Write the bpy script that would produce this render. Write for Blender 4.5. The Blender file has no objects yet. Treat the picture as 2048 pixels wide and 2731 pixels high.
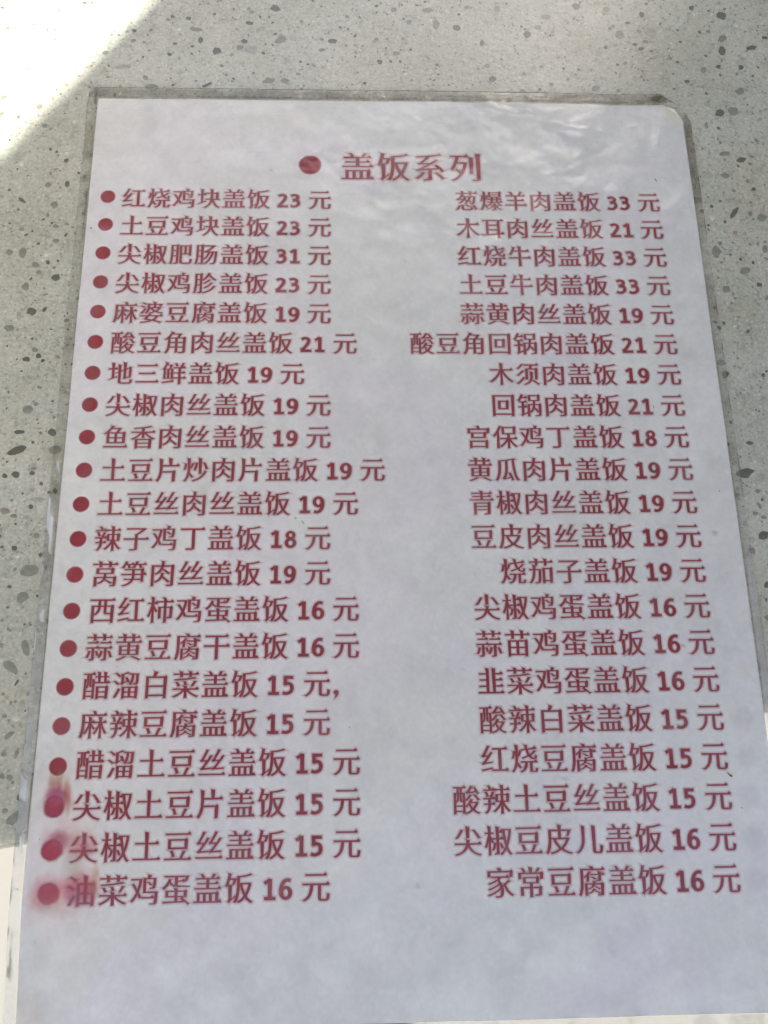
import bpy, math, random
import numpy as np
from mathutils import Matrix, Vector

scene = bpy.context.scene
COL = scene.collection
rng = np.random.default_rng(7)
random.seed(7)
MM = 0.001
R = math.radians

# ------------------------------------------------------------------ camera
# page frame: x to the right along the menu, y up the menu, origin at the paper's top left corner, z = 0 on the table top
cam_rows = [[0.9992143829817655, -0.015972558357135937, 0.03626974251213366],
            [-0.004075700817199288, -0.9517491640576403, -0.306849991650218],
            [0.03942087651508107, 0.3064611004555359, -0.9510665530864142]]
cx, cy, cz = cam_rows
rot = Matrix((( cx[0], -cy[0], -cz[0]), (cx[1], -cy[1], -cz[1]), (cx[2], -cy[2], -cz[2])))
cam_data = bpy.data.cameras.new('camera')
cam = bpy.data.objects.new('camera', cam_data)
COL.objects.link(cam)
cam.matrix_world = Matrix.Translation(Vector((87.924, -243.934, 276.344)) * MM) @ rot.to_4x4()
cam_data.sensor_fit = 'VERTICAL'
cam_data.sensor_height = 36.0
cam_data.sensor_width = 27.0
cam_data.lens = 2500.05 / 2731 * 36
cam_data.clip_start = 0.01
cam_data.clip_end = 400
cam_data.dof.use_dof = True
cam_data.dof.focus_distance = 0.30
cam_data.dof.aperture_fstop = 50.0
scene.camera = cam

# ------------------------------------------------------------------ frame of the table and the wall behind it
TA = math.atan2(34.0, 219.0)
TU = np.array([math.cos(TA), math.sin(TA)])
TV = np.array([-math.sin(TA), math.cos(TA)])
TF = np.array([-7.5, -251.0])
def uv2xy(u, v):
    return TF + u * TU + v * TV

# ------------------------------------------------------------------ sky, sun, exposure
SUN_EL = R(27)
sd = np.array([0.578, 0.816])              # horizontal direction towards the sun
world = bpy.data.worlds.new('World'); scene.world = world
world.use_nodes = True
wn = world.node_tree.nodes; wl = world.node_tree.links
sky = wn.new('ShaderNodeTexSky'); sky.sky_type = 'NISHITA'; sky.sun_disc = False
sky.sun_elevation = SUN_EL
sky.sun_rotation = math.atan2(sd[0], sd[1])
sky.air_density = 0.7; sky.dust_density = 4.5; sky.ozone_density = 0.6
bg = wn['Background']; bg.inputs['Strength'].default_value = 0.08
wl.new(sky.outputs[0], bg.inputs['Color'])
sun_d = bpy.data.lights.new('sun', 'SUN'); sun_d.energy = 5.0; sun_d.angle = R(1.0)
sun_d.color = (1.0, 0.955, 0.88)
sun = bpy.data.objects.new('sun', sun_d); COL.objects.link(sun)
d = Vector((sd[0] * math.cos(SUN_EL), sd[1] * math.cos(SUN_EL), math.sin(SUN_EL)))
sun.rotation_euler = d.to_track_quat('Z', 'Y').to_euler()
scene.view_settings.view_transform = 'Standard'
scene.view_settings.look = 'None'
scene.view_settings.gamma = 1.0
scene.view_settings.exposure = 3.07
scene.cycles.transparent_max_bounces = 24
scene.cycles.max_bounces = 10
scene.cycles.sample_clamp_indirect = 6.0

# ------------------------------------------------------------------ helpers
def link(name, mesh, mat=None, parent=None, kind=None, label=None, cat=None, group=None):
    o = bpy.data.objects.new(name, mesh); COL.objects.link(o)
    if mat is not None:
        for m in (mat if isinstance(mat, (list, tuple)) else [mat]):
            mesh.materials.append(m)
    if parent: o.parent = parent
    if kind: o['kind'] = kind
    if label: o['label'] = label
    if cat: o['category'] = cat
    if group: o['group'] = group
    return o

def mesh_from(name, verts, faces, smooth=False):
    me = bpy.data.meshes.new(name)
    me.from_pydata([tuple(map(float, v)) for v in verts], [], [tuple(int(i) for i in f) for f in faces])
    if smooth:
        me.polygons.foreach_set('use_smooth', [True] * len(me.polygons))
    me.update()
    return me

def mesh_grid(name, P, mask=None):
    """P: (ny, nx, 3) metres"""
    ny, nx = P.shape[:2]
    idx = np.arange(ny * nx).reshape(ny, nx)
    q = np.stack([idx[:-1, :-1], idx[1:, :-1], idx[1:, 1:], idx[:-1, 1:]], -1).reshape(-1, 4)
    me = bpy.data.meshes.new(name)
    me.vertices.add(ny * nx)
    me.vertices.foreach_set('co', P.reshape(-1).astype(np.float32))
    n = len(q)
    me.loops.add(4 * n); me.polygons.add(n)
    me.loops.foreach_set('vertex_index', q.reshape(-1).astype(np.int32))
    me.polygons.foreach_set('loop_start', np.arange(0, 4 * n, 4, dtype=np.int32))
    me.polygons.foreach_set('loop_total', np.full(n, 4, np.int32))
    me.polygons.foreach_set('use_smooth', np.ones(n, bool))
    me.update(calc_edges=True)
    me.validate()
    return me

def set_color(me, name, rgb):
    a = me.color_attributes.new(name, 'FLOAT_COLOR', 'POINT')
    buf = np.ones((len(me.vertices), 4), np.float32); buf[:, :3] = rgb
    a.data.foreach_set('color', buf.reshape(-1))

class Noise:
    def __init__(self, seed):
        self.g = np.random.default_rng(seed).random((256, 256))
    def __call__(self, x, y):
        x = np.asarray(x, float) + 1000.3; y = np.asarray(y, float) + 1000.7
        xi = np.floor(x).astype(int); yi = np.floor(y).astype(int)
        fx = x - xi; fy = y - yi
        fx = fx * fx * (3 - 2 * fx); fy = fy * fy * (3 - 2 * fy)
        g = self.g
        a = g[yi % 256, xi % 256]; b = g[yi % 256, (xi + 1) % 256]
        c = g[(yi + 1) % 256, xi % 256]; e = g[(yi + 1) % 256, (xi + 1) % 256]
        return (a * (1 - fx) + b * fx) * (1 - fy) + (c * (1 - fx) + e * fx) * fy
    def fbm(self, x, y, n=4):
        s = 0; w = .5; t = 0
        for k in range(n):
            s = s + w * self(x * 2 ** k + 17 * k, y * 2 ** k + 31 * k); t += w; w *= .5
        return s / t
N1, N2, N3, N4, N5 = [Noise(s) for s in (1, 2, 3, 4, 5)]
def sstep(a, b, x):
    t = np.clip((x - a) / (b - a), 0, 1); return t * t * (3 - 2 * t)

def new_mat(name):
    m = bpy.data.materials.new(name); m.use_nodes = True
    nt = m.node_tree
    for n in list(nt.nodes): nt.nodes.remove(n)
    return m, nt, nt.nodes, nt.links
def nd(nodes, typ, **kw):
    n = nodes.new(typ)
    for k, v in kw.items():
        if k.startswith('i_'): n.inputs[k[2:].replace('_', ' ')].default_value = v
        else: setattr(n, k, v)
    return n
def principled(name, col, rough=.5, spec=.5, noise=None, bump=None):
    m, nt, ns, ls = new_mat(name)
    out = nd(ns, 'ShaderNodeOutputMaterial'); p = nd(ns, 'ShaderNodeBsdfPrincipled')
    p.inputs['Roughness'].default_value = rough
    p.inputs['Specular IOR Level'].default_value = spec
    ls.new(p.outputs[0], out.inputs[0])
    tc = nd(ns, 'ShaderNodeTexCoord')
    if noise:
        sc, lo, hi = noise
        n = nd(ns, 'ShaderNodeTexNoise'); n.inputs['Scale'].default_value = sc; n.inputs['Detail'].default_value = 5
        ls.new(tc.outputs['Object'], n.inputs['Vector'])
        r = nd(ns, 'ShaderNodeValToRGB')
        r.color_ramp.elements[0].position = .3; r.color_ramp.elements[1].position = .7
        r.color_ramp.elements[0].color = (*[c * lo for c in col], 1)
        r.color_ramp.elements[1].color = (*[c * hi for c in col], 1)
        ls.new(n.outputs[0], r.inputs[0]); ls.new(r.outputs[0], p.inputs['Base Color'])
    else:
        p.inputs['Base Color'].default_value = (*col, 1)
    if bump:
        n2 = nd(ns, 'ShaderNodeTexNoise'); n2.inputs['Scale'].default_value = bump[0]; n2.inputs['Detail'].default_value = 4
        ls.new(tc.outputs['Object'], n2.inputs['Vector'])
        b = nd(ns, 'ShaderNodeBump'); b.inputs['Strength'].default_value = bump[1]; b.inputs['Distance'].default_value = bump[2]
        ls.new(n2.outputs[0], b.inputs['Height']); ls.new(b.outputs[0], p.inputs['Normal'])
    return m

def box(verts, faces, p0, ax, ay, az):
    """box from corner p0 with edge vectors, appended"""
    b = len(verts); p0 = np.array(p0, float)
    ax, ay, az = map(lambda a: np.array(a, float), (ax, ay, az))
    for k in range(8):
        verts.append(p0 + (k & 1) * ax + ((k >> 1) & 1) * ay + ((k >> 2) & 1) * az)
    for f in ((0, 2, 3, 1), (4, 5, 7, 6), (0, 1, 5, 4), (2, 6, 7, 3), (0, 4, 6, 2), (1, 3, 7, 5)):
        faces.append([b + i for i in f])

# ------------------------------------------------------------------ floor, ground, wall; unseen walls and overhead slab added for the light
m_floor = principled('cream_floor', (.108, .108, .101), .45, .4, (3.0, .95, 1.03))
fl = mesh_from('floor', [(-6, -8, -.75), (6, -8, -.75), (6, 1.0, -.75), (-6, 1.0, -.75)], [(0, 1, 2, 3)])
link('floor', fl, m_floor, kind='structure', label='smooth cream floor far below the table edge')
m_ground = principled('pale_ground', (.28, .27, .25), .9, .2, (.8, .8, 1.15))
gr = mesh_from('ground', [(-150, -150, -.80), (150, -150, -.80), (150, 150, -.80), (-150, 150, -.80)], [(0, 1, 2, 3)])
link('ground', gr, m_ground, kind='structure', label='pale paving outside, reaching to the horizon')

m_wall = principled('painted_wall', (.42, .41, .38), .8, .3, (4, .93, 1.05))
m_bounce = principled('bounce_plaster', (.20, .187, .16), .85, .2, (2, .93, 1.05))
m_side = principled('olive_screen', (.24, .23, .18), .8, .3, (4, .93, 1.05))
def uvbox(V, F, u0, u1, v0, v1, z0, z1):
    p = uv2xy(u0, v0)
    box(V, F, (p[0] * MM, p[1] * MM, z0 * MM), (*(TU * (u1 - u0) * MM), 0), (*(TV * (v1 - v0) * MM), 0), (0, 0, (z1 - z0) * MM))
WIN = dict(u0=-50, u1=537, z0=320, z1=735)
V, F = [], []
W0, W1, ZB, ZT = -2500, 1800, -750, 946
uvbox(V, F, W0, WIN['u0'], 745, 775, ZB, ZT)
LOW = 12   # wall left open below this height; gap added so sun reaches the floor
uvbox(V, F, WIN['u1'], W1, 745, 775, LOW, ZT)
uvbox(V, F, 1700, W1, 745, 775, ZB, LOW)
uvbox(V, F, WIN['u0'], WIN['u1'], 745, 775, LOW, WIN['z0'])
uvbox(V, F, WIN['u0'], WIN['u1'], 745, 775, WIN['z1'], ZT)
link('wall', mesh_from('wall', V, F), m_wall, kind='structure', label='plain painted wall with a window opening beyond the table')
V, F = [], []
uvbox(V, F, 1770, 1800, -1400, 745, ZB, 946)  # added out of view to keep light off the right side
link('side_screen', mesh_from('side_screen', V, F), m_side, kind='structure', label='unseen olive wall added at the right to darken that side')
V, F = [], []
uvbox(V, F, -5500, 5500, -4300, -4000, -800, 2600)  # added out of view: bounces warm sun back onto table and menu
link('bounce_wall', mesh_from('bounce_wall', V, F), m_bounce, kind='structure', label='unseen plain wall added behind the camera to bounce warm sunlight')
V, F = [], []
uvbox(V, F, W0, W1, -150, 900, 950, 990)  # added overhead slab, out of view, holding back sky light
link('sky_screen', mesh_from('sky_screen', V, F), m_wall, kind='structure', label='unseen flat slab added over the table to limit the sky')
# ------------------------------------------------------------------ table
TABLE_U0, TABLE_U1, TABLE_V1 = -560.0, 760.0, 738.0
table = bpy.data.objects.new('table', None); COL.objects.link(table)
table.location = (0, 0, -.75)
table['label'] = 'pale speckled stone table on which the red printed menu lies'; table['category'] = 'table'
INV = Matrix.Translation((0, 0, .75))

def stone_material():
    m, nt, ns, ls = new_mat('quartz_stone')
    out = nd(ns, 'ShaderNodeOutputMaterial'); p = nd(ns, 'ShaderNodeBsdfPrincipled')
    ls.new(p.outputs[0], out.inputs[0])
    tc = nd(ns, 'ShaderNodeTexCoord')
    def noise(sc, det=4, rough=.6):
        n = nd(ns, 'ShaderNodeTexNoise'); n.inputs['Scale'].default_value = sc
        n.inputs['Detail'].default_value = det; n.inputs['Roughness'].default_value = rough
        ls.new(tc.outputs['Object'], n.inputs['Vector']); return n
    def ramp(src, stops):
        r = nd(ns, 'ShaderNodeValToRGB')
        e = r.color_ramp.elements
        e[0].position, e[0].color = stops[0][0], (*stops[0][1], 1)
        e[1].position, e[1].color = stops[-1][0], (*stops[-1][1], 1)
        for s in stops[1:-1]:
            x = e.new(s[0]); x.color = (*s[1], 1)
        ls.new(src, r.inputs[0]); return r
    def mix(a, b, fac, typ='MIX'):
        x = nd(ns, 'ShaderNodeMix', data_type='RGBA', blend_type=typ)
        if isinstance(fac, float): x.inputs[0].default_value = fac
        else: ls.new(fac, x.inputs[0])
        for s, i in ((a, 6), (b, 7)):
            if isinstance(s, tuple): x.inputs[i].default_value = (*s, 1)
            else: ls.new(s, x.inputs[i])
        return x.outputs[2]
    big = ramp(noise(28, 3).outputs[0], [(.3, (.39, .40, .325)), (.7, (.485, .495, .42))])
    fine = ramp(noise(900, 3, .7).outputs[0], [(.30, (.80, .80, .78)), (.5, (.985, .985, .985)), (.72, (1.17, 1.17, 1.16))])
    c = mix(big.outputs[0], fine.outputs[0], 1.0, 'MULTIPLY')
    mid = ramp(noise(260, 4, .65).outputs[0], [(.34, (.80, .81, .80)), (.48, (1, 1, 1)), (.66, (1.0, 1.0, 1.0)), (.80, (1.28, 1.28, 1.28))])
    c = mix(c, mid.outputs[0], 1.0, 'MULTIPLY')
    # grains too small to be cut out one by one
    for sc, thr, col, f in ((520, .17, (.20, .20, .165), .55), (340, .13, (.27, .265, .225), .6), (700, .2, (.66, .65, .61), .45)):
        v = nd(ns, 'ShaderNodeTexVoronoi'); v.inputs['Scale'].default_value = sc
        w = nd(ns, 'ShaderNodeVectorMath', operation='ADD')
        nn = noise(sc * 1.3, 2); s2 = nd(ns, 'ShaderNodeVectorMath', operation='SCALE'); s2.inputs['Scale'].default_value = 1.2 / sc
        ls.new(nn.outputs['Color'], s2.inputs[0]); ls.new(tc.outputs['Object'], w.inputs[0]); ls.new(s2.outputs[0], w.inputs[1])
        ls.new(w.outputs[0], v.inputs['Vector'])
        lt = nd(ns, 'ShaderNodeMapRange'); lt.inputs['From Min'].default_value = thr + .12; lt.inputs['From Max'].default_value = thr
        ls.new(v.outputs['Distance'], lt.inputs['Value'])
        sel = nd(ns, 'ShaderNodeSeparateColor'); ls.new(v.outputs['Color'], sel.inputs[0])
        gt = nd(ns, 'ShaderNodeMath', operation='GREATER_THAN'); gt.inputs[1].default_value = .6; ls.new(sel.outputs[0], gt.inputs[0])
        mu = nd(ns, 'ShaderNodeMath', operation='MULTIPLY'); ls.new(lt.outputs[0], mu.inputs[0]); ls.new(gt.outputs[0], mu.inputs[1])
        m2 = nd(ns, 'ShaderNodeMath', operation='MULTIPLY'); ls.new(mu.outputs[0], m2.inputs[0]); m2.inputs[1].default_value = f
        c = mix(c, col, m2.outputs[0])
    # brownish handling marks
    warm = ramp(noise(16, 3).outputs[0], [(.45, (1, 1, 1)), (.75, (1.02, .965, .91))])
    c = mix(c, warm.outputs[0], 1.0, 'MULTIPLY')
    ls.new(c, p.inputs['Base Color'])
    rr = nd(ns, 'ShaderNodeMapRange'); rr.inputs['To Min'].default_value = .20; rr.inputs['To Max'].default_value = .36
    ls.new(noise(60, 5).outputs[0], rr.inputs['Value']); ls.new(rr.outputs[0], p.inputs['Roughness'])
    p.inputs['Specular IOR Level'].default_value = .5
    b = nd(ns, 'ShaderNodeBump'); b.inputs['Strength'].default_value = .25; b.inputs['Distance'].default_value = .0004
    ls.new(noise(420, 3).outputs[0], b.inputs['Height']); ls.new(b.outputs[0], p.inputs['Normal'])
    return m
m_stone = stone_material()

# slab: front edge profile rounded, extruded along u
prof = []   # (v, z) mm
rr_ = 3.0
for k in range(9):
    a = R(90 + 90 * k / 8)
    prof.append((rr_ + rr_ * math.cos(a), -rr_ + rr_ * math.sin(a)))
for k in range(9):
    a = R(180 + 90 * k / 8)
    prof.append((rr_ + rr_ * math.cos(a), -22 + rr_ + rr_ * math.sin(a)))
prof = [(TABLE_V1, 0)] + prof + [(TABLE_V1, -22)]
V, F = [], []
n = len(prof)
for u in (TABLE_U0, TABLE_U1):
    for v, z in prof:
        x, y = uv2xy(u, v); V.append((x * MM, y * MM, z * MM + .75))
for k in range(n):
    j = (k + 1) % n
    F.append((k, j, n + j, n + k))
F.append(tuple(range(n))[::-1]); F.append(tuple(range(n, 2 * n)))
top = link('table_top', mesh_from('table_top', V, F), m_stone, table)
m_steel = principled('grey_painted_steel', (.18, .18, .18), .4, .5, (20, .9, 1.1))
for uu in (-430, 630):
    V, F = [], []
    def tb(u0, u1, v0, v1, z0, z1):
        p = uv2xy(u0, v0)
        box(V, F, (p[0] * MM, p[1] * MM, z0 * MM + .75), (*(TU * (u1 - u0) * MM), 0), (*(TV * (v1 - v0) * MM), 0), (0, 0, (z1 - z0) * MM))
    tb(uu - 30, uu + 30, 340, 400, -730, -30)
    tb(uu - 25, uu + 25, 100, 640, -748, -731)
    tb(uu - 25, uu + 25, 150, 590, -29, -23)
    link('table_leg', mesh_from('table_leg', V, F), m_steel, table)

CHIPS = [(62.0, 42.5, 1.72, -0.75, 0.4, 1.51, 2), (32.9, 32.1, 2.46, -0.39, 0.07, 1.04, 1), (64.4, 28.2, 2.19, 0.29, -0.15, 1.73, 1), (53.4, 23.5, 2.72, 0.35, -0.15, 1.54, 0), (40.9, 22.2, 1.63, 0.03, -0.06, 1.54, 2), (83.1, 27.7, 1.77, -0.36, 0.17, 1.2, 2), (60.2, 9.2, 2.27, 0.44, -0.17, 1.24, 1), (66.1, 9.3, 1.49, 0.03, -0.02, 1.17, 1), (38.1, 7.0, 1.78, 1.09, -0.28, 0.67, 2), (18.4, 5.7, 2.27, 0.04, -0.1, 1.66, 1), (7.5, 14.6, 2.52, 0.32, -0.14, 1.0, 0), (57.0, 32.9, 1.78, 0.23, -0.1, 1.04, 0), (100.5, 18.5, 0.96, 0.02, 0.02, 1.2, 2), (49.4, 24.1, 1.37, 0.03, -0.03, 1.03, 1), (52.5, 35.4, 1.38, 0.03, -0.03, 1.05, 2), (53.4, 40.7, 0.83, 0.02, -0.02, 0.88, 1), (30.1, 37.1, 0.96, 0.02, -0.04, 0.88, 2), (35.0, 27.2, 0.96, 0.02, -0.06, 1.38, 2), (24.0, 20.5, 0.81, 0.02, -0.05, 0.85, 2), (46.6, 20.8, 0.68, 0.01, -0.03, 0.85, 3), (121.9, 36.3, 1.55, 0.03, 0.06, 1.77, 1), (129.6, 34.7, 1.27, 0.03, 0.06, 1.41, 2), (118.9, 42.9, 1.98, 0.04, 0.03, 1.07, 1), (163.5, 40.6, 2.0, 0.04, 0.09, 1.25, 1), (155.8, 32.4, 1.41, 0.03, 0.1, 1.59, 2), (175.4, 46.1, 1.44, 0.03, 0.13, 1.63, 2), (145.3, 44.3, 1.28, 0.03, 0.08, 1.44, 1), (190.8, 32.8, 1.71, 0.03, 0.18, 1.95, 1), (202.6, 34.3, 2.18, -0.99, 0.8, 2.02, 0), (231.0, 42.6, 1.94, -0.4, 0.53, 1.97, 2), (229.8, 32.0, 1.58, 0.03, 0.18, 1.42, 1), (229.0, 25.8, 1.28, 0.56, -0.36, 2.14, 2), (240.5, 27.6, 2.04, 0.47, -0.01, 1.04, 2), (141.9, 11.5, 1.38, 0.02, 0.07, 1.36, 2), (179.7, 8.0, 1.53, 0.03, 0.12, 1.36, 1), (224.4, -2.5, 1.67, 0.03, 0.21, 1.67, 2), (229.7, -1.4, 1.95, 0.03, 0.27, 2.01, 1), (233.4, 7.4, 1.69, 0.03, 0.21, 1.53, 1), (229.8, -22.7, 1.66, 0.36, -0.02, 1.27, 2), (223.0, -29.6, 1.69, -0.34, 0.33, 1.18, 1), (224.3, -45.1, 0.74, -0.53, 1.53, 2.42, 2), (215.8, -61.1, 1.58, 0.01, 0.28, 2.25, 1), (211.3, -40.0, 2.01, 0.02, 0.19, 1.56, 1), (217.4, -75.6, 1.43, 0.01, 0.15, 1.17, 1), (233.6, -46.9, 1.74, 0.02, 0.22, 1.54, 1), (224.9, -68.3, 1.86, 0.37, -0.03, 1.31, 1), (200.2, 42.4, 0.86, 0.02, 0.15, 1.44, 2), (196.2, 28.3, 0.99, 0.02, 0.07, 0.7, 2), (220.8, 17.0, 0.99, 0.02, 0.17, 1.38, 1), (226.7, 18.6, 0.99, 0.02, 0.13, 1.04, 2), (218.8, -7.9, 0.69, 0.01, 0.18, 1.49, 1), (223.9, -20.2, 1.78, 0.02, 0.13, 0.97, 1), (232.5, -35.2, 0.81, 0.01, 0.11, 0.79, 2), (223.4, -53.1, 0.8, 0.01, 0.1, 0.76, 3), (217.6, -57.7, 0.66, 0.01, 0.1, 0.75, 1), (229.2, -73.9, 1.04, 0.01, 0.12, 0.88, 2), (233.1, -59.8, 0.93, 0.01, 0.22, 1.51, 1), (106.2, 43.1, 1.13, 0.02, 0.02, 1.07, 1), (133.8, 44.6, 1.14, 0.02, 0.04, 0.9, 1), (138.7, 27.9, 0.84, 0.02, 0.06, 1.22, 2), (211.9, -103.5, 1.64, 0.0, 0.14, 1.1, 1), (212.9, -107.7, 1.13, 0.0, 0.19, 1.5, 2), (214.8, -142.3, 2.82, 0.5, -0.05, 1.63, 2), (217.7, -163.1, 1.67, -0.01, 0.21, 1.47, 2), (217.7, -132.0, 1.11, -0.0, 0.11, 0.78, 2), (224.3, -116.6, 0.88, 0.0, 0.15, 1.08, 0), (218.7, -157.2, 0.84, -0.0, 0.09, 0.62, 1), (216.2, -155.9, 0.96, -0.0, 0.09, 0.62, 1), (218.0, -148.5, 0.85, -0.0, 0.11, 0.76, 1), (211.2, -149.7, 0.96, -0.0, 0.1, 0.75, 1), (219.9, -143.4, 0.97, -0.0, 0.11, 0.76, 0), (216.6, -178.9, 0.82, -0.01, 0.14, 0.94, 2), (-22.5, -42.5, 1.34, -1.02, 0.3, 0.62, 2), (-11.5, -44.2, 1.26, 0.01, -0.14, 1.5, 1), (-14.5, -36.3, 1.02, 0.01, -0.1, 1.07, 1), (-7.9, -35.8, 0.75, -0.31, 0.28, 1.3, 2), (-24.7, -63.0, 1.36, 0.01, -0.12, 1.16, 1), (-20.3, -63.3, 1.24, 0.01, -0.19, 1.88, 1), (-15.4, -67.9, 1.48, 0.01, -0.1, 1.01, 1), (-8.5, -72.7, 1.35, 0.01, -0.1, 1.14, 2), (-18.0, -76.1, 1.1, 0.01, -0.16, 1.56, 1), (-15.3, -85.2, 1.58, 0.01, -0.15, 1.53, 2), (-21.7, -91.6, 1.8, 0.01, -0.13, 1.23, 1), (-19.1, -86.9, 0.85, 0.0, -0.16, 1.52, 0), (-9.6, -58.5, 1.25, 0.01, -0.08, 0.88, 1), (-10.1, -52.8, 1.0, 0.01, -0.08, 0.89, 1), (-7.8, -16.3, 0.91, 0.01, -0.08, 0.95, 0), (-12.6, -22.5, 0.52, 0.01, -0.06, 0.63, 2), (-9.0, -26.2, 0.73, 0.55, -0.38, 0.67, 2), (-14.2, -70.6, 0.86, 0.01, -0.08, 0.86, 1), (-11.5, -66.8, 0.62, 0.0, -0.08, 0.86, 2), (-15.4, -59.6, 0.62, 0.01, -0.06, 0.58, 2), (-21.5, -54.1, 0.87, 0.01, -0.07, 0.74, 1), (-15.0, -102.7, 1.19, 0.0, -0.09, 0.94, 2), (-11.4, -101.5, 0.95, 0.0, -0.09, 0.94, 2), (-12.9, -120.2, 1.7, 0.34, -0.33, 1.27, 1), (-15.1, -134.3, 3.08, 1.64, -0.6, 1.14, 2), (-14.5, -128.0, 1.63, -0.0, -0.08, 0.76, 2), (-4.6, -128.1, 0.95, 0.64, -0.75, 1.21, 2), (-3.0, -134.0, 1.85, -0.0, -0.15, 1.64, 1), (-6.2, -106.9, 0.95, 0.0, -0.08, 0.93, 0), (-10.2, -131.5, 0.46, -0.0, -0.05, 0.51, 2), (-9.1, -140.3, 0.92, -0.0, -0.06, 0.62, 1), (-14.4, -142.3, 1.26, -0.0, -0.1, 0.99, 2), (-9.4, -141.8, 0.8, -0.0, -0.07, 0.74, 2), (-7.0, -150.4, 2.17, -0.21, -0.01, 0.85, 0), (-16.6, -154.0, 1.58, -0.01, -0.12, 1.09, 3), (-8.8, -152.8, 0.68, -0.0, -0.07, 0.73, 2), (-13.5, -155.7, 1.01, -0.0, -0.07, 0.72, 1), (-6.2, -162.1, 0.82, -0.48, 0.37, 0.82, 1), (-12.4, -165.9, 0.89, -0.01, -0.07, 0.71, 2), (-16.1, -165.5, 0.67, -0.0, -0.05, 0.47, 2), (-7.6, -172.9, 2.85, 0.24, -0.3, 1.62, 1), (-8.4, -180.9, 2.02, 0.36, -0.46, 1.69, 1), (-6.1, -195.9, 1.05, 0.18, -0.65, 2.4, 1), (-9.6, -201.8, 2.32, -1.83, 0.72, 0.99, 1), (-12.6, -177.8, 0.66, -0.0, -0.06, 0.57, 2), (-13.1, -195.4, 0.86, -0.01, -0.08, 0.77, 3), (-2.7, -172.1, 0.89, -0.01, -0.09, 0.93, 1), (-11.4, -190.6, 0.82, -0.65, 0.24, 0.34, 1), (-4.4, -168.0, 0.67, -0.0, -0.07, 0.7, 2), (-7.5, -206.1, 0.48, 1.02, -0.39, 0.22, 2), (-6.3, -145.3, 0.57, -0.0, -0.06, 0.61, 2), (-8.1, -220.9, 1.25, 1.12, -0.61, 0.64, 1), (-8.9, -232.2, 0.73, -0.01, -0.09, 0.81, 1), (-6.7, -232.6, 0.83, -0.01, -0.08, 0.81, 1), (-4.4, -243.2, 2.08, 1.95, -0.84, 0.82, 1), (-7.0, -241.4, 0.92, -0.01, -0.07, 0.7, 1), (-5.5, -226.1, 0.34, 1.25, -0.51, 0.18, 1), (-10.0, -215.7, 0.74, -0.01, -0.06, 0.53, 1), (-3.2, -238.3, 0.9, 0.14, -0.31, 1.09, 2), (-9.1, -226.1, 0.83, -0.01, -0.07, 0.62, 1), (-4.1, -180.7, 0.44, -0.0, -0.05, 0.57, 2), (-12.5, -184.1, 0.55, -0.0, -0.05, 0.45, 2)]
chip_cols = [(.33, .335, .285), (.225, .232, .188), (.125, .132, .105), (.28, .235, .19), (.56, .56, .50)]
chip_mats = [principled('chip_' + n_, c, .28, .5, (500, .82, 1.15)) for n_, c in zip(('light_grey', 'grey', 'dark_grey', 'brown', 'white'), chip_cols)]
NP_ = 9
def chip_poly(cx_, cy_, e1, e2, zoff):
    a = np.sort(rng.random(NP_) * .5 + np.arange(NP_)) / NP_ * 2 * math.pi
    rad = 1 + rng.uniform(-.20, .22, NP_)
    k = rng.integers(NP_); rad[k] *= rng.uniform(1.0, 1.25)
    x = cx_ + rad * (np.cos(a) * e1[0] + np.sin(a) * e2[0])
    y = cy_ + rad * (np.cos(a) * e1[1] + np.sin(a) * e2[1])
    return np.stack([x, y, np.full(NP_, zoff)], 1)
allc = []
occ = {}
def free(x, y, r):
    gx, gy = int(x // 4), int(y // 4)
    for i in range(gx - 1, gx + 2):
        for j in range(gy - 1, gy + 2):
            for (a, b, c) in occ.get((i, j), ()):
                if (a - x) ** 2 + (b - y) ** 2 < (c + r) ** 2: return False
    return True
def put(x, y, r):
    for i in range(int((x - r) // 4), int((x + r) // 4) + 1):
        for j in range(int((y - r) // 4), int((y + r) // 4) + 1):
            occ.setdefault((i, j), []).append((x, y, r))
for (x, y, a, b, c, d_, t) in CHIPS:
    allc.append((x, y, (a, b), (c, d_), t, True)); put(x, y, max(math.hypot(a, b), math.hypot(c, d_)))
TVw = TABLE_V1 - 6
for (step_n, lo, hi) in ((1300, 1.3, 2.6), (17000, .60, 1.2), (56000, .28, .60)):
    us = rng.uniform(TABLE_U0 + 4, TABLE_U1 - 4, step_n); vs = rng.uniform(5, TVw, step_n)
    rs = lo + (hi - lo) * rng.random(step_n) ** 2.2
    for u, v, r in zip(us, vs, rs):
        x, y = uv2xy(u, v)
        if 4 < x < 206 and y < -4: continue
        inview = (-60 < x < 275 and y < 70)
        if inview and r > 1.4: continue
        if not free(x, y, r * 1.1): continue
        put(x, y, r)
        th = rng.random() * math.pi; asp = rng.uniform(.5, .95)
        t = int(rng.choice([0, 1, 2, 3, 4], p=[.22, .38, .27, .07, .06]))
        allc.append((x, y, (r * math.cos(th), r * math.sin(th)), (-r * asp * math.sin(th), r * asp * math.cos(th)), t, inview))
cand = sorted([i for i, c in enumerate(allc) if c[5]], key=lambda i: -math.hypot(*allc[i][2]) * math.hypot(*allc[i][3]))
single = set(cand[:299])
SV, SF, SM = [], [], []
for i, (x, y, e1, e2, t, iv) in enumerate(allc):
    z = .05 + .05 * rng.random()
    if i in single:
        P = chip_poly(0, 0, e1, e2, 0)
        me = mesh_from('stone_chip', P * MM, [range(NP_)])
        o = link('stone_chip', me, chip_mats[t], table)
        o.location = (x * MM, y * MM, .75 + z * MM)
    else:
        P = chip_poly(x, y, e1, e2, z + 750) * MM
        b = len(SV); SV.extend(P); SF.append(list(range(b, b + NP_))); SM.append(t)
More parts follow.
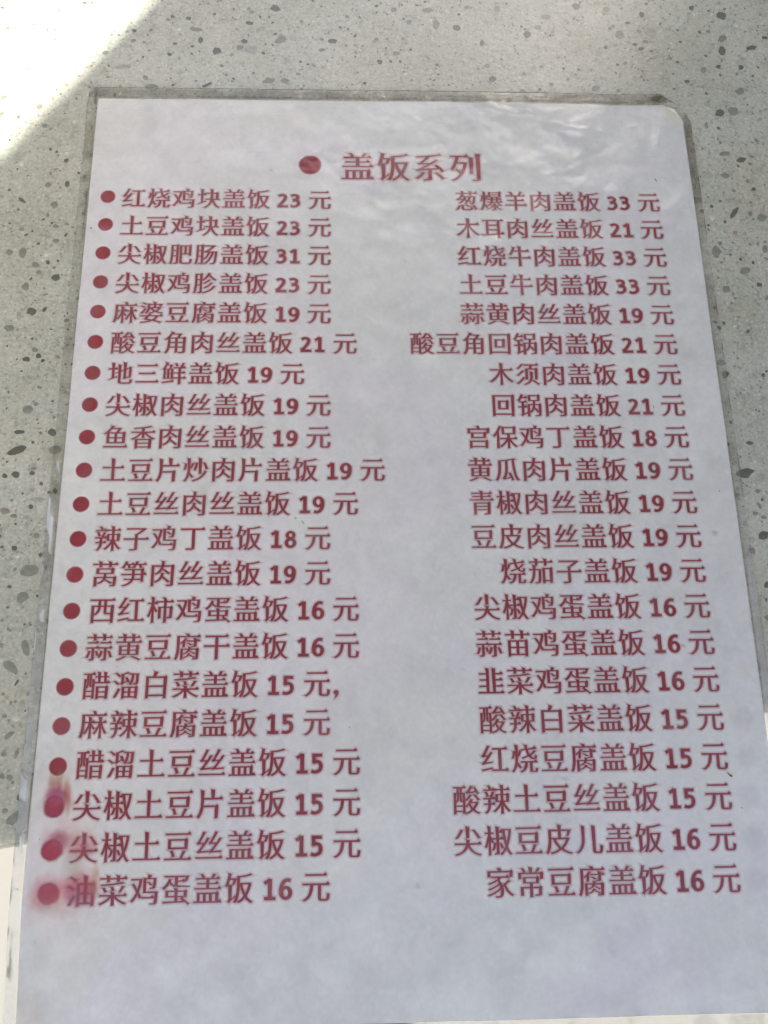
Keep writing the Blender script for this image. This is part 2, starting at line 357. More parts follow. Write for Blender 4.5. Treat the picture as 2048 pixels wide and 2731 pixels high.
me = mesh_from('small_stone_chips', SV, SF)
for m_ in chip_mats: me.materials.append(m_)
me.polygons.foreach_set('material_index', SM)
o = link('small_stone_chips', me, None, table); o['kind'] = 'stuff'
# ------------------------------------------------------------------ the menu: heights shared by paper, print and film (mm)
FX0, FX1, FY1, FY0 = -3.4, 213.0, 4.9, -301.5
def edge_d(x, y):            # distance beyond the table's front edge
    return -((x - TF[0]) * TV[0] + (y - TF[1]) * TV[1])
def hump(x, y, x0, y0, x1, y1, w, h):
    """a crease running from one point to another"""
    dx, dy = x1 - x0, y1 - y0; L = math.hypot(dx, dy)
    t = ((x - x0) * dx + (y - y0) * dy) / L / L
    s = np.abs((x - x0) * dy - (y - y0) * dx) / L
    return h * np.exp(-(s / w) ** 1.6) * sstep(-.15, .15, t) * (1 - sstep(.8, 1.15, t))
CREASES = [(192, -14, 158, -8, .8, .10), (9, -1, -1, -9, .7, .14), (44, -1, 38, -5, .5, .10), (150, -34, 144, -36, .6, .08),
           (60, -172, 84, -196, 1.4, .10), (35, -140, 44, -156, .9, .12), (66, -178, 78, -190, .8, .10),
           (24, -205, 30, -262, 1.6, .10), (40, -232, 44, -262, .9, .12), (88, -272, 94, -266, .6, .08), (127, -273, 134, -267, .6, .08)]
def base_h(x, y):
    x = np.asarray(x, float); y = np.asarray(y, float)
    h = .42 + .55 * (N1(x / 62, y / 75) - .35) + .16 * N2(x / 24, y / 30) + .05 * N3(x / 9, y / 11)
    h = np.maximum(h, .22)
    h = h + .5 * sstep(-20, 0, y) * sstep(40, 120, x) * (1 - sstep(150, 190, x))
    # lifted, cracked top right corner
    r = np.hypot(x - 213, (y - 5))
    h = h + 2.6 * np.exp(-(r / 8.5) ** 2)
    d_ = edge_d(x, y)
    sp = np.where(d_ > 20, d_, 4 * np.log1p(np.exp(np.minimum(d_, 60) / 4)))
    h = h - .055 * sp
    cr = np.clip((60 - x) / 60, 0, 1) * np.clip((-262 - y) / 38, 0, 1)
    h = h - 3.2 * cr ** 1.5
    return h
def zp(x, y): return base_h(x, y)
def margin(x, y):            # how far outside the paper (mm)
    return np.maximum.reduce([-x, x - 210, y, -297 - y, np.zeros_like(x)])
def zf(x, y):
    m = margin(x, y)
    h = base_h(x, y) + .24
    for c in CREASES: h = h + hump(x, y, *c)
    # the pouch closes down outside the paper, with pockets of air on the left edge
    h = h - .20 * sstep(0, 1.2, m)
    air = sstep(.52, .72, N4(x / 3.0, y / 7.0)) * sstep(.2, 1.2, m) * (1 - sstep(2.2, 3.2, m))
    left = (x < 0) * sstep(-120, -160, y)
    h = h + .55 * air * (0.35 + left)
    # crackle of the broken corner
    r = np.hypot(x - 209, y - 2)
    h = h + 1.3 * np.exp(-(r / 7) ** 2) * (N5.fbm(x / 2.1, y / 2.1, 3) - .4) * sstep(-4, -1.0, -(210 - x) + 0 * y + np.maximum(y, 0) * 1.0 - 0)
    return h

menu = bpy.data.objects.new('laminated_menu', None); COL.objects.link(menu)
menu.location = (0, 0, 0)
menu['label'] = 'laminated white menu with red Chinese dishes and prices, lying flat on the stone table'
menu['category'] = 'menu'

# paper ------------------------------------------------------------
step = .8
xs = np.linspace(0, 210, int(210 / step)); ys = np.linspace(0, -297, int(297 / step))
X, Y = np.meshgrid(xs, ys)
# slightly worn corners
wear = .9
Xp = X + .25 * (N2(Y / 20, X * 0 + 3) - .5) * (np.abs(X - 105) > 104.5)
Yp = Y + .25 * (N2(X / 20, Y * 0 + 9) - .5) * (np.abs(Y + 148.5) > 148)
cut = np.clip((Xp - 206.4) + (Yp + 3.2), 0, 9) / 2
Xp = Xp - cut * .9; Yp = Yp - cut * .9
P = np.stack([Xp, Yp, zp(X, Y)], -1) * MM
me = mesh_grid('paper_sheet', P)
col = np.ones((*X.shape, 3))
def tint(mask, rgb):
    global col
    m = np.clip(mask, 0, 1)[..., None]
    col = col * (1 - m + m * np.array(rgb))
def blob(x0, y0, rx, ry, ang=0, soft=.5, rough=.35):
    c, s = math.cos(R(ang)), math.sin(R(ang))
    dx = X - x0; dy = Y - y0
    a = (dx * c + dy * s) / rx; b = (-dx * s + dy * c) / ry
    r = np.sqrt(a * a + b * b) + rough * (N5.fbm(X / 2.6, Y / 2.6, 3) - .5) * 2
    return 1 - sstep(1 - soft, 1 + soft, r)
# see-through mottling of cheap paper and the printing on its back
mot = N2.fbm(X / 11, Y / 13, 5); mot2 = N3.fbm(X / 3.1, Y / 3.1, 4); mot3 = N4.fbm(X / 34, Y / 30, 3)
col *= (1 + .15 * (mot - .5) + .10 * (mot2 - .5))[..., None]
lav = sstep(.42, .66, mot3)
tint(.8 * lav, (.985, .97, 1.0)); tint(.8 * (1 - lav), (.975, .99, .97))
low = sstep(-262, -282, Y)
col *= (1 + .22 * low * (N5.fbm(X / 7, Y / 7, 4) - .5))[..., None]
for k, gx in enumerate(range(17, 22)):
    yy = -(41.22 + 11.095 * (gx - 1))
    tint(.5 * blob(203.4 - .2 * k, yy, 3.1, 3.1, soft=.45, rough=.1), (.82, .79, .84))
# bled ink and grease by the last three bullets
tint(.55 * blob(7, -250, 11, 24, soft=.8), (1.0, .93, .91))
tint(.9 * blob(7.2, -238.8, 3.6, 3.6, soft=.45), (.80, .30, .48))
tint(.6 * blob(6.2, -236.2, 1.7, 2.2, 20, soft=.6), (.85, .52, .64))
tint(.85 * blob(7.0, -233.4, 1.1, 2.8, 10, .6), (.90, .75, .56))
tint(.6 * blob(5.2, -233.6, 1.0, 2.6, 0, .7), (.95, .82, .70))
tint(.5 * blob(9.6, -235.6, .9, 2.9, 12, .6), (.93, .72, .50))
tint(.5 * blob(10.4, -239.5, .8, 2.4, 10, .7), (.97, .86, .66))
tint(.75 * blob(7.6, -249.9, 3.4, 3.0, soft=.55), (.86, .42, .52))
tint(.5 * blob(12.5, -247.2, 4.6, 3.6, 0, .8), (1.0, .86, .83))
tint(.75 * blob(14.6, -251.0, 3.4, 2.4, 30, .9), (1.0, .72, .70))
tint(.6 * blob(9.5, -246.5, 3.5, 2.0, 40, .8), (.96, .80, .84))
tint(.85 * blob(6.6, -262.0, 4.0, 3.6, soft=.6), (.93, .48, .55))
tint(.7 * blob(4.0, -264.5, 2.6, 2.4, soft=.7), (1.0, .78, .74))
tint(.9 * blob(14.8, -261.4, 4.0, 3.4, soft=.55), (.95, .48, .56))
tint(.7 * blob(19.2, -260.0, 1.3, 4.4, 0, .7), (1.0, .76, .62))
tint(.6 * blob(13.5, -256.0, 3.0, 3.4, 0, .8), (.90, .86, .80))
tint(.6 * blob(10, -267.5, 9, 4.5, 0, .9), (.99, .89, .87))
tint(.8 * blob(1, -300, 7, 14, 0, .8), (.97, .90, .80))
tint(.45 * blob(14, -284, 6, 10, 0, .9), (.96, .92, .88))
# yellowed edge and corner
tint(.8 * blob(208, -1.5, 8, 5, -40, .7), (.93, .88, .72))
tint(.5 * (1 - sstep(0, 2.2, -Y)), (.95, .93, .86)); tint(.45 * (1 - sstep(0, 2.5, X)), (1.0, .995, .97))
for (a, b, r_, g_) in [(202.1, -162.3, .8, .62), (188, -197.7, .55, .5), (145, -64, .9, .85), (187, -90, .8, .85), (12, -128, .5, .8),
                       (108, -66, .7, .85), (62, -29.5, .5, .7), (34, -251, .6, .8), (107, -263, .7, .75), (150, -235, .6, .7), (97, -103, .7, .85),
                       (85, -222, .35, .6), (160, -281, .8, .85), (122, -204, .6, .85), (205, -205, 2.2, .93), (206, -140, 3.2, .92), (201, -100, 2.5, .95), (4, -275, .5, .75)]:
    tint(blob(a, b, r_, r_ * .8, 0, .6), (g_, g_, g_ * .97))
set_color(me, 'stain', col.reshape(-1, 3))

def paper_material():
    m, nt, ns, ls = new_mat('paper')
    out = nd(ns, 'ShaderNodeOutputMaterial'); p = nd(ns, 'ShaderNodeBsdfPrincipled'); ls.new(p.outputs[0], out.inputs[0])
    at = nd(ns, 'ShaderNodeVertexColor', layer_name='stain')
    tc = nd(ns, 'ShaderNodeTexCoord')
    n = nd(ns, 'ShaderNodeTexNoise'); n.inputs['Scale'].default_value = 700; n.inputs['Detail'].default_value = 3
    ls.new(tc.outputs['Object'], n.inputs['Vector'])
    r = nd(ns, 'ShaderNodeValToRGB'); r.color_ramp.elements[0].position = .3; r.color_ramp.elements[1].position = .7
    r.color_ramp.elements[0].color = (.71, .702, .682, 1); r.color_ramp.elements[1].color = (.765, .757, .737, 1)
    ls.new(n.outputs[0], r.inputs[0])
    x = nd(ns, 'ShaderNodeMix', data_type='RGBA', blend_type='MULTIPLY'); x.inputs[0].default_value = 1
    ls.new(r.outputs[0], x.inputs[6]); ls.new(at.outputs[0], x.inputs[7]); ls.new(x.outputs[2], p.inputs['Base Color'])
    p.inputs['Roughness'].default_value = .75; p.inputs['Specular IOR Level'].default_value = .15
    return m
m_paper = paper_material()
paper = link('paper_sheet', me, m_paper, menu)

from mathutils.geometry import delaunay_2d_cdt
# print ------------------------------------------------------------
def ink_material(name, c0, c1):
    m, nt, ns, ls = new_mat(name)
    out = nd(ns, 'ShaderNodeOutputMaterial'); p = nd(ns, 'ShaderNodeBsdfPrincipled')
    tr = nd(ns, 'ShaderNodeBsdfTransparent'); mx = nd(ns, 'ShaderNodeMixShader')
    at = nd(ns, 'ShaderNodeVertexColor', layer_name='ink')
    sp = nd(ns, 'ShaderNodeSeparateColor'); ls.new(at.outputs[0], sp.inputs[0])
    tc = nd(ns, 'ShaderNodeTexCoord')
    n = nd(ns, 'ShaderNodeTexNoise'); n.inputs['Scale'].default_value = 260; n.inputs['Detail'].default_value = 5; n.inputs['Roughness'].default_value = .7
    ls.new(tc.outputs['Object'], n.inputs['Vector'])
    r = nd(ns, 'ShaderNodeValToRGB'); r.color_ramp.elements[0].position = .32; r.color_ramp.elements[1].position = .68
    r.color_ramp.elements[0].color = (*c0, 1); r.color_ramp.elements[1].color = (*c1, 1)
    ls.new(n.outputs[0], r.inputs[0])
    x = nd(ns, 'ShaderNodeMix', data_type='RGBA'); ls.new(sp.outputs[1], x.inputs[0])
    ls.new(r.outputs[0], x.inputs[6]); x.inputs[7].default_value = (.70, .30, .33, 1)
    ls.new(x.outputs[2], p.inputs['Base Color']); p.inputs['Roughness'].default_value = .6; p.inputs['Specular IOR Level'].default_value = .2
    ls.new(sp.outputs[0], mx.inputs[0]); ls.new(tr.outputs[0], mx.inputs[1]); ls.new(p.outputs[0], mx.inputs[2])
    ls.new(mx.outputs[0], out.inputs[0])
    return m
m_ink = ink_material('red_ink', (.205, .013, .024), (.30, .022, .037))
m_dot = ink_material('red_bullet_ink', (.25, .014, .026), (.32, .020, .036))

def signed_area(p):
    x, y = p[:, 0], p[:, 1]; return .5 * np.sum(x * np.roll(y, -1) - np.roll(x, -1) * y)
def contours_of(ch):
    c = bpy.data.curves.new('glyph', 'FONT'); c.body = ch; c.size = 1.0
    o = bpy.data.objects.new('glyph', c); COL.objects.link(o)
    bpy.context.view_layer.update()
    bpy.ops.object.select_all(action='DESELECT'); bpy.context.view_layer.objects.active = o; o.select_set(True)
    bpy.ops.object.convert(target='CURVE')
    o = bpy.context.object
    res = []
    for s in o.data.splines:
        bp = s.bezier_points; pts = []
        n_ = len(bp)
        for i in range(n_):
            a, b = bp[i], bp[(i + 1) % n_]
            p0 = np.array(a.co[:2]); p1 = np.array(a.handle_right[:2]); p2 = np.array(b.handle_left[:2]); p3 = np.array(b.co[:2])
            ch_ = p3 - p0; L = np.hypot(*ch_)
            if L < 1e-6: continue
            dev = max(abs(np.cross(ch_, p1 - p0)), abs(np.cross(ch_, p2 - p0))) / L
            k = 1 if dev < .002 else max(3, min(10, int(L / .035)))
            for j in range(k):
                t = j / k; pts.append((1 - t) ** 3 * p0 + 3 * t * (1 - t) ** 2 * p1 + 3 * t * t * (1 - t) * p2 + t ** 3 * p3)
        pts = np.array(pts)
        keep = [0]
        for i in range(1, len(pts)):
            if np.hypot(*(pts[i] - pts[keep[-1]])) > 1e-4: keep.append(i)
        pts = pts[keep]
        if np.hypot(*(pts[0] - pts[-1])) < 1e-4: pts = pts[:-1]
        if len(pts) >= 3: res.append(pts)
    cd = o.data; bpy.data.objects.remove(o); bpy.data.curves.remove(cd)
    # solid on the left: the outermost contour counter-clockwise
    big = max(res, key=lambda p: abs(signed_area(p)))
    def inside(pt, poly):
        x, y = pt; c_ = False; j = len(poly) - 1
        for i in range(len(poly)):
            xi, yi = poly[i]; xj, yj = poly[j]
            if (yi > y) != (yj > y) and x < (xj - xi) * (y - yi) / (yj - yi) + xi: c_ = not c_
            j = i
        return c_
    out = []
    for k, p in enumerate(res):
        depth = sum(inside(p[0], q_) for i, q_ in enumerate(res) if i != k)
        a = signed_area(p)
        if (a > 0) != (depth % 2 == 0): p = p[::-1]
        out.append(p)
    return out

def song(p):
    """give a plain stroke outline the stroke endings of a Song typeface"""
    n_ = len(p); out = []
    E = np.roll(p, -1, 0) - p; L = np.hypot(E[:, 0], E[:, 1]); D = E / L[:, None]
    q_ = p.copy()
    ins = {}
    ccw_conv = lambda i: np.cross(D[i - 1], D[i]) > .5
    for i in range(n_):
        j = (i + 1) % n_
        if not (.035 < L[i] < .115): continue
        if not (ccw_conv(i) and ccw_conv(j)): continue
        if L[i - 1] < .02 or L[j] < .02: continue
        nx, ny = D[i][1], -D[i][0]                    # outward normal of the end edge
        ang = math.degrees(math.atan2(ny, nx)) % 360
        if ang < 12 or ang > 348:                     # right end of a horizontal: raised triangle
            if abs(D[j][1]) < .15 and D[j][0] < -.9 and L[j] > .10:
                t = p[j]
                ins[j] = [t + (.012, -.018), t + (-.035, .058), t + (-.105, .0)]
        elif 168 < ang < 192 and abs(D[j][1]) < .15:  # left end of a horizontal
            q_[i] = p[i] + (.0, -.0)
        elif 200 < ang < 256:                         # falling left: taper
            mid = (p[i] + p[j]) / 2
            q_[i] = mid + (p[i] - mid) * .35 + np.array((-.012, -.012)); q_[j] = mid + (p[j] - mid) * .35 + np.array((-.012, -.012))
        elif 285 < ang < 345:                         # falling right: swell
            mid = (p[i] + p[j]) / 2
            q_[i] = mid + (p[i] - mid) * 1.25; q_[j] = mid + (p[j] - mid) * 1.45
        elif 78 < ang < 102:                          # top of a vertical: slanted nib
            q_[j] = p[j] + (-.022, .026); q_[i] = p[i] + (.006, -.012)
        elif 258 < ang < 282:
            q_[i] = p[i] + (.0, -.012); q_[j] = p[j] + (0, .010)
    # shoulder of a box: top right corner
    for j in range(n_):
        if j in ins or not ccw_conv(j): continue
        if D[j - 1][1] > .97 and D[j][0] < -.97 and L[j - 1] > .12 and L[j] > .14:
            t = p[j]; ins[j] = [t + (.018, -.02), t + (-.018, .040), t + (-.085, .0)]
    for i in range(n_):
        if i in ins: out.extend(ins[i])
        else: out.append(q_[i])
    return np.array(out)

def normals(p):
    a = p - np.roll(p, 1, 0); b = np.roll(p, -1, 0) - p
    a /= np.hypot(a[:, 0], a[:, 1])[:, None] + 1e-9; b /= np.hypot(b[:, 0], b[:, 1])[:, None] + 1e-9
    na = np.stack([a[:, 1], -a[:, 0]], 1); nb = np.stack([b[:, 1], -b[:, 0]], 1)
    m = na + nb; l2 = (m * m).sum(1)
    return m / np.maximum(l2, .55)[:, None] * 2 * .5 * 2 / 2, na, nb
def grow(p, gx, gy):
    m, na, nb = normals(p)
    m = m * 2 / 2
    return p + np.stack([m[:, 0] * gx * 2, m[:, 1] * gy * 2], 1)

def spline(P, n_=8):
    P = np.array(P, float); Q = np.vstack([2 * P[0] - P[1], P, 2 * P[-1] - P[-2]]); out = []
    for i in range(1, len(Q) - 2):
        for t in np.arange(n_) / n_:
            a, b, c, d_ = Q[i - 1:i + 3]
            out.append(.5 * (2 * b + (c - a) * t + (2 * a - 5 * b + 4 * c - d_) * t * t + (3 * b - a - 3 * c + d_) * t ** 3))
    return np.array(out + [P[-1]])
def pen(P, wx=.122, wy=.096, smooth=True):
    """outline of a stroke drawn with a pen wider across than down"""
    P = spline(P) if smooth else np.array(P, float)
    t = np.gradient(P, axis=0); t /= np.hypot(t[:, 0], t[:, 1])[:, None]
    n_ = np.stack([t[:, 1], -t[:, 0]], 1)
    o = n_ * np.array([wx, wy]) / 2
    c = np.vstack([P + o, (P - o)[::-1]])
    return c if signed_area(c) > 0 else c[::-1]
def ring(x, y, rx, ry, wx=.122, wy=.090):
    a = np.linspace(0, 2 * math.pi, 25)[:-1]
    o = np.stack([x + (rx + wx / 2) * np.cos(a), y + (ry + wy / 2) * np.sin(a)], 1)
    i = np.stack([x + (rx - wx / 2) * np.cos(a), y + (ry - wy / 2) * np.sin(a)], 1)[::-1]
    return [o, i]
def bar(x0, y0, x1, y1): return np.array([(x0, y0), (x1, y0), (x1, y1), (x0, y1)])
def digit(ch):
    if ch == '1': return [bar(.20, .02, .325, .632), bar(.085, .0, .445, .092), pen([(.085, .505), (.25, .60)], .10, .10, False)]
    if ch == '2': return [pen([(.085, .535), (.15, .578), (.235, .588), (.325, .545), (.345, .455), (.30, .345), (.21, .215), (.115, .10)]), bar(.055, .0, .45, .10), bar(.055, .05, .14, .14)]
    if ch == '3': return [pen([(.075, .555), (.20, .592), (.315, .55), (.335, .46), (.29, .375), (.16, .345)]),
                          pen([(.16, .345), (.30, .325), (.37, .25), (.355, .13), (.26, .052), (.15, .042), (.055, .075)])]
    if ch == '5': return [bar(.095, .535, .415, .632), bar(.095, .33, .205, .60),
                          pen([(.12, .352), (.22, .385), (.335, .345), (.378, .225), (.335, .10), (.22, .045), (.13, .047), (.065, .07)])]
    if ch == '6' or ch == '9':
        c = ring(.262, .205, .145, .162) + [pen([(.41, .575), (.30, .592), (.19, .53), (.125, .40), (.112, .26), (.125, .17)])]
        return c if ch == '6' else [np.array((.507, .635)) - p for p in c]
    if ch == '8': return ring(.254, .472, .118, .118, .11, .082) + ring(.254, .183, .145, .143, .122, .086)
GL = {}
BLEED = .50
def glyph(ch, em_kind='han'):
    if ch in GL: return GL[ch]
    if ch in '0123456789':
        adv = .507; cs = digit(ch)
    elif ch == '，':
        adv = .3
        a = np.linspace(0, 2 * math.pi, 14)[:-1]
        cs = [np.array([(.10, -.14), (.17, -.09), (.225, 0), (.235, .07), (.20, .125), (.14, .135), (.085, .11), (.07, .06), (.09, .01), (.135, -.01), (.125, -.06)])]
    else:
        adv = 1.0; cs = contours_of(ch)
        cs = [.5 + (grow(song(p), .011, -.013) - (.5, .375)) * (.935, 1.0) + (.0, -.125) for p in cs]
        cs = [p + np.stack([.004 * (N1(p[:, 1] * 31 + ord(ch) % 97, p[:, 0] * 23) - .5) * 2, .004 * (N2(p[:, 0] * 29, p[:, 1] * 31 + ord(ch) % 89) - .5) * 2], 1) for p in cs]
    # fill: triangulate all outlines together and keep what they wind around
    pts = []; edges = []
    for p in cs:
        b = len(pts); n_ = len(p)
        pts.extend(Vector((float(v[0]), float(v[1]))) for v in p)
        edges.extend((b + i, b + (i + 1) % n_) for i in range(n_))
    vs_, _, fs_, _, _, _ = delaunay_2d_cdt(pts, edges, [], 0, 1e-5)
    vs_ = np.array([(v[0], v[1]) for v in vs_]); tri = np.array(fs_)
    cen = vs_[tri].mean(1); wind = np.zeros(len(tri))
    for p in cs:
        x0, y0 = p[:, 0][None], p[:, 1][None]; x1, y1 = np.roll(p[:, 0], -1)[None], np.roll(p[:, 1], -1)[None]
        px, py = cen[:, 0:1], cen[:, 1:2]
        side = (x1 - x0) * (py - y0) - (px - x0) * (y1 - y0)
        wind += ((y0 <= py) & (y1 > py) & (side > 0)).sum(1) - ((y0 > py) & (y1 <= py) & (side < 0)).sum(1)
    tri = tri[wind > 0]
    V_ = [(v[0], v[1], .10) for v in vs_]; A_ = [(1.0, 0.0)] * len(V_); F_ = [list(t) for t in tri]
    # pink bleed around every stroke: strips that fade out
    for p in cs:
        m1 = grow(p, .020, .020); m2 = grow(p, .078, .078); n_ = len(p); b = len(V_)
        for arr, z, al, g in ((p, .075, BLEED, .9), (m1, .07, BLEED * .55, 1.0), (m2, .06, 0.0, 1.0)):
            for v in arr: V_.append((v[0], v[1], z)); A_.append((al, g))
        for i in range(n_):
            j = (i + 1) % n_
            F_.append([b + i, b + n_ + i, b + n_ + j, b + j]); F_.append([b + n_ + i, b + 2 * n_ + i, b + 2 * n_ + j, b + n_ + j])
    GL[ch] = (np.array(V_, float), F_, np.array(A_, float), adv)
    return GL[ch]

def text_width(s, em):
    w = 0
    for ch in s: w += .226 if ch == ' ' else glyph(ch)[3]
    return w * em
def put_text(s, x, yc, em, name, slack=0.0):
    """x: left edge, yc: centre line of the characters; slack: extra space spread over the gaps"""
    V_, F_, A_ = [], [], []; b = 0; cx_ = x
    for ch in s:
        if ch == ' ': cx_ += .226 * em + slack; continue
        gv, gf, ga, adv = glyph(ch)
        P_ = np.empty_like(gv)
        P_[:, 0] = cx_ + gv[:, 0] * em; P_[:, 1] = yc + (gv[:, 1] - .375) * em
        P_[:, 2] = zp(P_[:, 0], P_[:, 1]) + gv[:, 2]
        V_.append(P_); A_.append(ga); F_.extend([[b + i for i in f_] for f_ in gf]); b += len(gv)
        cx_ += adv * em
    V_ = np.concatenate(V_); A_ = np.concatenate(A_)
    me_ = mesh_from(name, V_ * MM, F_)
    rgb = np.zeros((len(V_), 3)); rgb[:, :2] = A_; set_color(me_, 'ink', rgb)
    o = link(name, me_, m_ink, paper)
    o['label'] = ('large heading printed ' if name == 'heading' else 'red line printed ') + s
    return o

EM = 8.56
LEFT = ['红烧鸡块盖饭 23 元', '土豆鸡块盖饭 23 元', '尖椒肥肠盖饭 31 元', '尖椒鸡胗盖饭 23 元', '麻婆豆腐盖饭 19 元', '酸豆角肉丝盖饭 21 元',
        '地三鲜盖饭 19 元', '尖椒肉丝盖饭 19 元', '鱼香肉丝盖饭 19 元', '土豆片炒肉片盖饭 19 元', '土豆丝肉丝盖饭 19 元', '辣子鸡丁盖饭 18 元',
        '莴笋肉丝盖饭 19 元', '西红柿鸡蛋盖饭 16 元', '蒜黄豆腐干盖饭 16 元', '醋溜白菜盖饭 15 元，', '麻辣豆腐盖饭 15 元', '醋溜土豆丝盖饭 15 元',
        '尖椒土豆片盖饭 15 元', '尖椒土豆丝盖饭 15 元', '油菜鸡蛋盖饭 16 元']
RIGHT = ['葱爆羊肉盖饭 33 元', '木耳肉丝盖饭 21 元', '红烧牛肉盖饭 33 元', '土豆牛肉盖饭 33 元', '蒜黄肉丝盖饭 19 元', '酸豆角回锅肉盖饭 21 元',
         '木须肉盖饭 19 元', '回锅肉盖饭 21 元', '宫保鸡丁盖饭 18 元', '黄瓜肉片盖饭 19 元', '青椒肉丝盖饭 19 元', '豆皮肉丝盖饭 19 元',
         '烧茄子盖饭 19 元', '尖椒鸡蛋盖饭 16 元', '蒜苗鸡蛋盖饭 16 元', '韭菜鸡蛋盖饭 16 元', '酸辣白菜盖饭 15 元', '红烧豆腐盖饭 15 元',
         '酸辣土豆丝盖饭 15 元', '尖椒豆皮儿盖饭 16 元', '家常豆腐盖饭 16 元']
put_text('盖饭系列', 85.8, -27.9, 12.65, 'heading')
for k, s in enumerate(LEFT):
    put_text(s, 11.2, -(41.75 + 11.045 * k), 8.51, 'menu_line')
for k, s in enumerate(RIGHT):
    w = text_width(s, EM)
    put_text(s, 198.1 - w, -(41.7 + 11.05 * k), EM, 'menu_line')
def bullet(x, y, r):
    n_ = 40; a = np.arange(n_) / n_ * 2 * math.pi
    rad = r * (1 + .012 * (N1(np.cos(a) * 3 + x, np.sin(a) * 3 + y) - .5))
    V_ = [(x, y, .10)]; A_ = [(1, 0, 0)]; F_ = []
    for f_, al, g, z in ((.55, 1, 0, .10), (.97, 1, 0, .10), (1.02, .8, .5, .09), (1.07, .4, 1, .08), (1.17, 0, 1, .07)):
        for q_, w in zip(a, rad): V_.append((x + w * f_ * math.cos(q_), y + w * f_ * math.sin(q_), z)); A_.append((al, g, 0))
    for i in range(n_):
        j = (i + 1) % n_; F_.append((0, 1 + i, 1 + j))
        for l in range(4): F_.append((1 + l * n_ + i, 1 + (l + 1) * n_ + i, 1 + (l + 1) * n_ + j, 1 + l * n_ + j))
    V_ = np.array(V_); V_[:, 2] += zp(V_[:, 0], V_[:, 1])
    me_ = mesh_from('bullet', V_ * MM, F_); set_color(me_, 'ink', np.array(A_, float))
    return link('bullet', me_, m_dot, paper)
bullet(75.5, -27.4, 3.65)
for k in range(21): bullet(6.55, -(41.22 + 11.095 * k), 2.34)

# ink that bled after the sheet got wet, lying over the last bullets and characters
def stain_patch():
    m, nt, ns, ls = new_mat('bled_ink')
    out = nd(ns, 'ShaderNodeOutputMaterial'); p = nd(ns, 'ShaderNodeBsdfPrincipled'); tr = nd(ns, 'ShaderNodeBsdfTransparent'); mx = nd(ns, 'ShaderNodeMixShader')
    a1 = nd(ns, 'ShaderNodeVertexColor', layer_name='tone'); a2 = nd(ns, 'ShaderNodeVertexColor', layer_name='cover')
    ls.new(a1.outputs[0], p.inputs['Base Color']); p.inputs['Roughness'].default_value = .7
    ls.new(a2.outputs[0], mx.inputs[0]); ls.new(tr.outputs[0], mx.inputs[1]); ls.new(p.outputs[0], mx.inputs[2]); ls.new(mx.outputs[0], out.inputs[0])
    xs = np.arange(1, 24, .25); ys = np.arange(-229, -270, -.25); X, Y = np.meshgrid(xs, ys)
    me = mesh_grid('ink_stain', np.stack([X, Y, zp(X, Y) + .14], -1) * MM)
    c = np.zeros((*X.shape, 3)); a = np.zeros(X.shape)
    w1 = N5.fbm(X / 1.7, Y / 1.7, 4) - .5; w2 = N2.fbm(X / 1.7 + 9, Y / 1.7, 4) - .5
    for (x0, y0, rx, ry, soft, al, rgb) in [
        (6.4, -240.7, 2.75, 2.7, .25, .72, (.42, .035, .085)), (7.0, -237.9, 2.6, 2.2, .6, .5, (.46, .06, .16)), (6.6, -235.2, 1.3, 1.8, .7, .25, (.56, .18, .30)),
        (9.6, -236.4, .8, 3.0, .6, .30, (.62, .33, .14)), (7.4, -233.2, .8, 2.2, .6, .28, (.60, .34, .18)), (5.2, -233.6, .7, 1.8, .7, .3, (.66, .42, .24)), (10.3, -240.5, .6, 2.2, .7, .3, (.70, .48, .25)),
        (6.8, -252.0, 2.8, 2.7, .25, .72, (.47, .03, .07)), (8.4, -249.4, 2.2, 2.0, .7, .45, (.45, .08, .16)), (14.6, -251.6, 3.2, 2.2, .9, .38, (.62, .12, .17)), (13.2, -248.2, 2.6, 1.6, .9, .22, (.72, .42, .38)),
        (6.8, -263.0, 2.75, 2.7, .25, .7, (.42, .018, .045)), (6.0, -263.2, 3.9, 3.6, .6, .22, (.66, .20, .26)), (15.3, -261.8, 3.6, 3.3, .8, .34, (.58, .08, .14)), (17.4, -263.6, 2.0, 2.2, .7, .28, (.56, .06, .12)),
        (19.0, -260.2, .9, 3.6, .7, .26, (.72, .36, .24)), (13.0, -263.5, 1.6, 2.4, .8, .30, (.60, .14, .22)), (11, -266.6, 6.5, 1.8, .9, .14, (.66, .42, .40)), (12.6, -256.4, 2.2, 2.4, .9, .18, (.55, .47, .40))]:
        r = np.sqrt(((X - x0) / rx + .9 * w1 * soft) ** 2 + ((Y - y0) / ry + .9 * w2 * soft) ** 2)
        k = al * (1 - sstep(1 - soft * .8, 1 + soft, r)) * (1 + .5 * w2)
        k = np.clip(k, 0, 1)
        na = k + a * (1 - k)
        c = np.where(na[..., None] > 1e-5, (k[..., None] * np.array(rgb) + (a * (1 - k))[..., None] * c) / np.maximum(na, 1e-5)[..., None], np.array(rgb)); a = na
    set_color(me, 'tone', c.reshape(-1, 3)); set_color(me, 'cover', np.repeat(a.reshape(-1, 1), 3, 1))
    link('ink_stain', me, m, paper)['label'] = 'magenta and orange stain of bled ink'
stain_patch()

